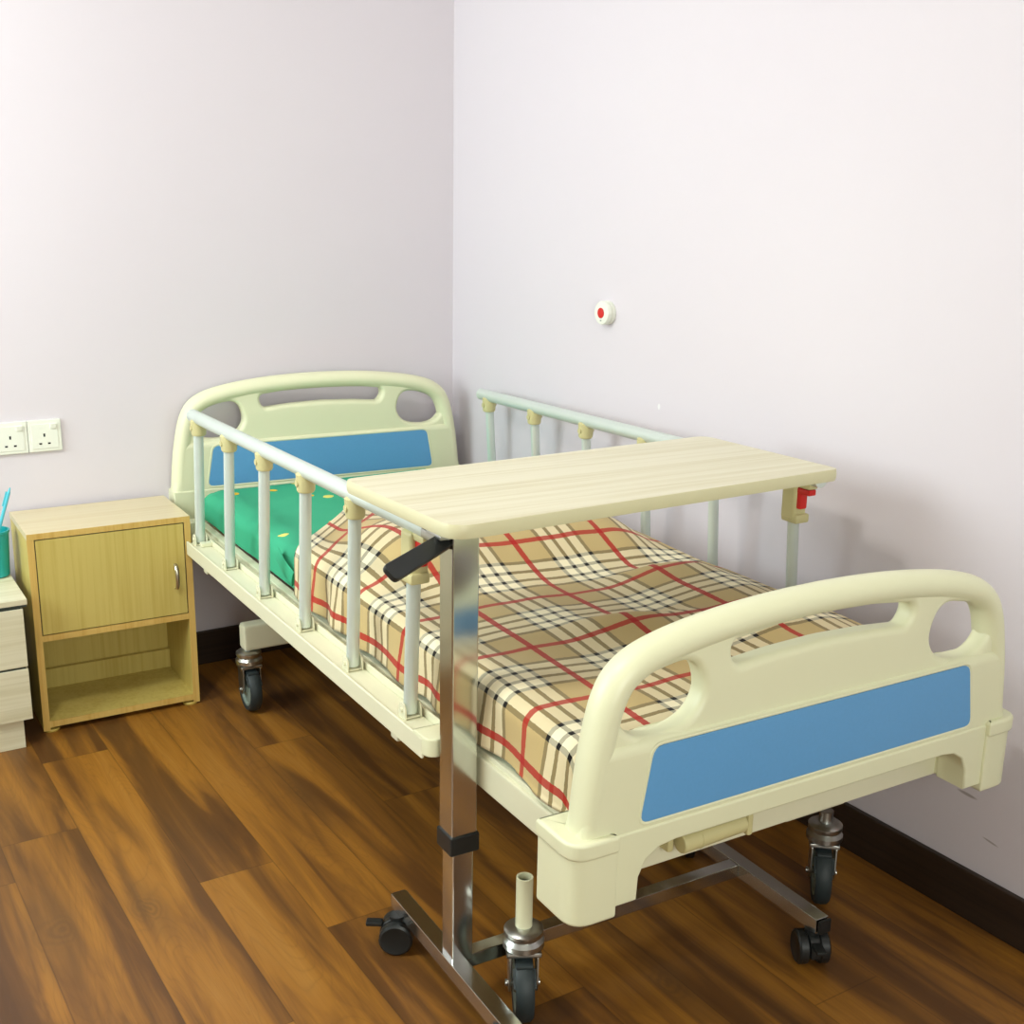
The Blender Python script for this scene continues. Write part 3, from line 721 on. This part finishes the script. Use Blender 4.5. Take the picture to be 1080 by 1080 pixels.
def pen(px, py, dx, dy, L, label):
    b = MB(); a = Vector((px, py, .010)); d = Vector((dx, dy, 1)).normalized()
    b.cyl(a, a+d*L, .0045, n=12, bevel=.001); b.cyl(a+d*L, a+d*(L+.012), .0036, .0015, n=12)
    o = b.build('pen', M_PEN); o.location = (CUP[0], CUP[1], .398)
    c = MB(); q = d.cross(Vector((0, 1, 0))).normalized(); c.box(a+d*(L-.02)+q*.0062, (.002, .004, .04), .0008, d.to_track_quat('Z', 'Y').to_matrix().to_4x4()); c.build('clip', M_PEN, o)
    tag(o, label, 'pen'); return o
pen(-.020, .004, .33, -.02, .222, 'light blue pen leaning right out of the teal cup')

# ------------------------------------------------------------------ sockets, call button
def socket(x1, label):
    b = MB(); w, h = .0862, .0864; r = thing('wall_socket', label, 'socket', (x1-w/2, 0, .6953+h/2), 0, 'twin wall sockets')
    b.box((0, -.0045, 0), (w-.0006, .009, h), .0025); b.box((-.001, -.0095, -.001), (w-.018, .003, h-.020), .001); b.build('face_plate', M_WHITE, r)
    s = MB(); s.box((.022, -.0125, .026), (.016, .006, .014), .0015, Matrix.Rotation(.12, 4, 'X')); s.build('rocker_switch', M_WHITE, r)
    for (px, pz, sw, sh) in ((0, .002, .0045, .0088), (-.0112, -.021, .0072, .0044), (.0112, -.021, .0072, .0044)):
        MB().box((px-.002, -.0108, pz), (sw, .0016, sh), .0003).build('pin_hole', M_HOLE, r)
socket(-1.2261, 'white wall socket nearest the bed, right one of the pair')
socket(-1.2261-.0864, 'white wall socket farther from the bed, cut by the photo edge')
cb = thing('call_button', 'round white call button with a red push centre on the right wall', 'call button', (0, -.823, 1.0915))
R = Matrix.Rotation(-PI/2, 4, 'Y')
MB().lathe([(0, 0), (.030, 0), (.031, .004), (.031, .010), (.0285, .012), (.0285, .0135), (.031, .0145), (.031, .022), (.029, .0255), (.024, .0268), (0, .0268)], 40, R).build('housing', M_WHITE, cb)
MB().lathe([(0, .0262), (.0135, .0262), (.0135, .028), (.0115, .0292), (.006, .029), (0, .0292)], 28, R).build('push_button', M_RED, cb, label='red push centre')
MB().box((-.0266, 0, -.0195), (.0014, .007, .003), .0006).build('indicator', M_HUB, cb)

# ------------------------------------------------------------------ lights
clt = thing('ceiling_lamp', 'round white ceiling lamp above the room', 'lamp', (-2.05, -1.6, H))
MB().lathe([(0, 0), (.20, 0), (.21, -.01), (.20, -.03), (.17, -.03)], 40).build('lamp_base', M_WHITE, clt)
em = NT('lamp_diffuser'); em.set((.9, .9, .85, 1), .5); em.p.inputs['Emission Color'].default_value = (1, .975, .88, 1); em.p.inputs['Emission Strength'].default_value = 60
MB().lathe([(.185, -.03), (.18, -.05), (.14, -.072), (.07, -.082), (0, -.085)], 40).build('lamp_diffuser', em.m, clt)

def area(name, loc, target, sx, sy, power, color):
    L = bpy.data.lights.new(name, 'AREA'); L.shape = 'RECTANGLE'; L.size = sx; L.size_y = sy; L.energy = power; L.color = color
    o = bpy.data.objects.new(name, L); COL.objects.link(o); o.location = loc
    o.rotation_euler = (Vector(target)-Vector(loc)).to_track_quat('-Z', 'Y').to_euler(); return o
area('window_daylight', (XL-.12, (WY0+WY1)/2, (WZ0+WZ1)/2), (0, (WY0+WY1)/2, (WZ0+WZ1)/2-.35), 1.2, 1.2, 46, (.88, 1.0, .99))

area('front_fill_light', ((FX0+FX1)/2, YF-.12, (FZ0+FZ1)/2), ((FX0+FX1)/2+.15, 0, (FZ0+FZ1)/2-.4), 1.35, 1.15, 50, (.98, 1.0, .90))  # added fill light behind the camera, brightens the footboard front

w = bpy.data.worlds.new('world'); scene.world = w; w.use_nodes = True
w.node_tree.nodes['Background'].inputs[0].default_value = (.8, .9, 1, 1); w.node_tree.nodes['Background'].inputs[1].default_value = 1.0

# ------------------------------------------------------------------ camera
yaw, pitch, roll = 0.5732, 0.2588, 0.0171
fw = Vector((math.sin(yaw)*math.cos(pitch), math.cos(yaw)*math.cos(pitch), -math.sin(pitch)))
r0 = Vector((math.cos(yaw), -math.sin(yaw), 0)); u0 = r0.cross(fw)
r = r0*math.cos(roll)+u0*math.sin(roll); u = u0*math.cos(roll)-r0*math.sin(roll)
cam = bpy.data.cameras.new('camera'); co = bpy.data.objects.new('camera', cam); COL.objects.link(co)
co.matrix_world = Matrix(((r.x, u.x, -fw.x, -1.9111), (r.y, u.y, -fw.y, -3.3312), (r.z, u.z, -fw.z, 1.3616), (0, 0, 0, 1)))
cam.sensor_fit = 'HORIZONTAL'; cam.sensor_width = 36; cam.lens = 36*1249.95/1080
cam.shift_y = (546.6-540)/1080
cam.clip_start = .02
scene.camera = co
scene.view_settings.view_transform = 'Standard'; scene.view_settings.look = 'None'
scene.view_settings.exposure = 0.06; scene.view_settings.gamma = 1.0; scene.view_settings.use_curve_mapping = False
scene.cycles.max_bounces = 8; scene.cycles.diffuse_bounces = 3
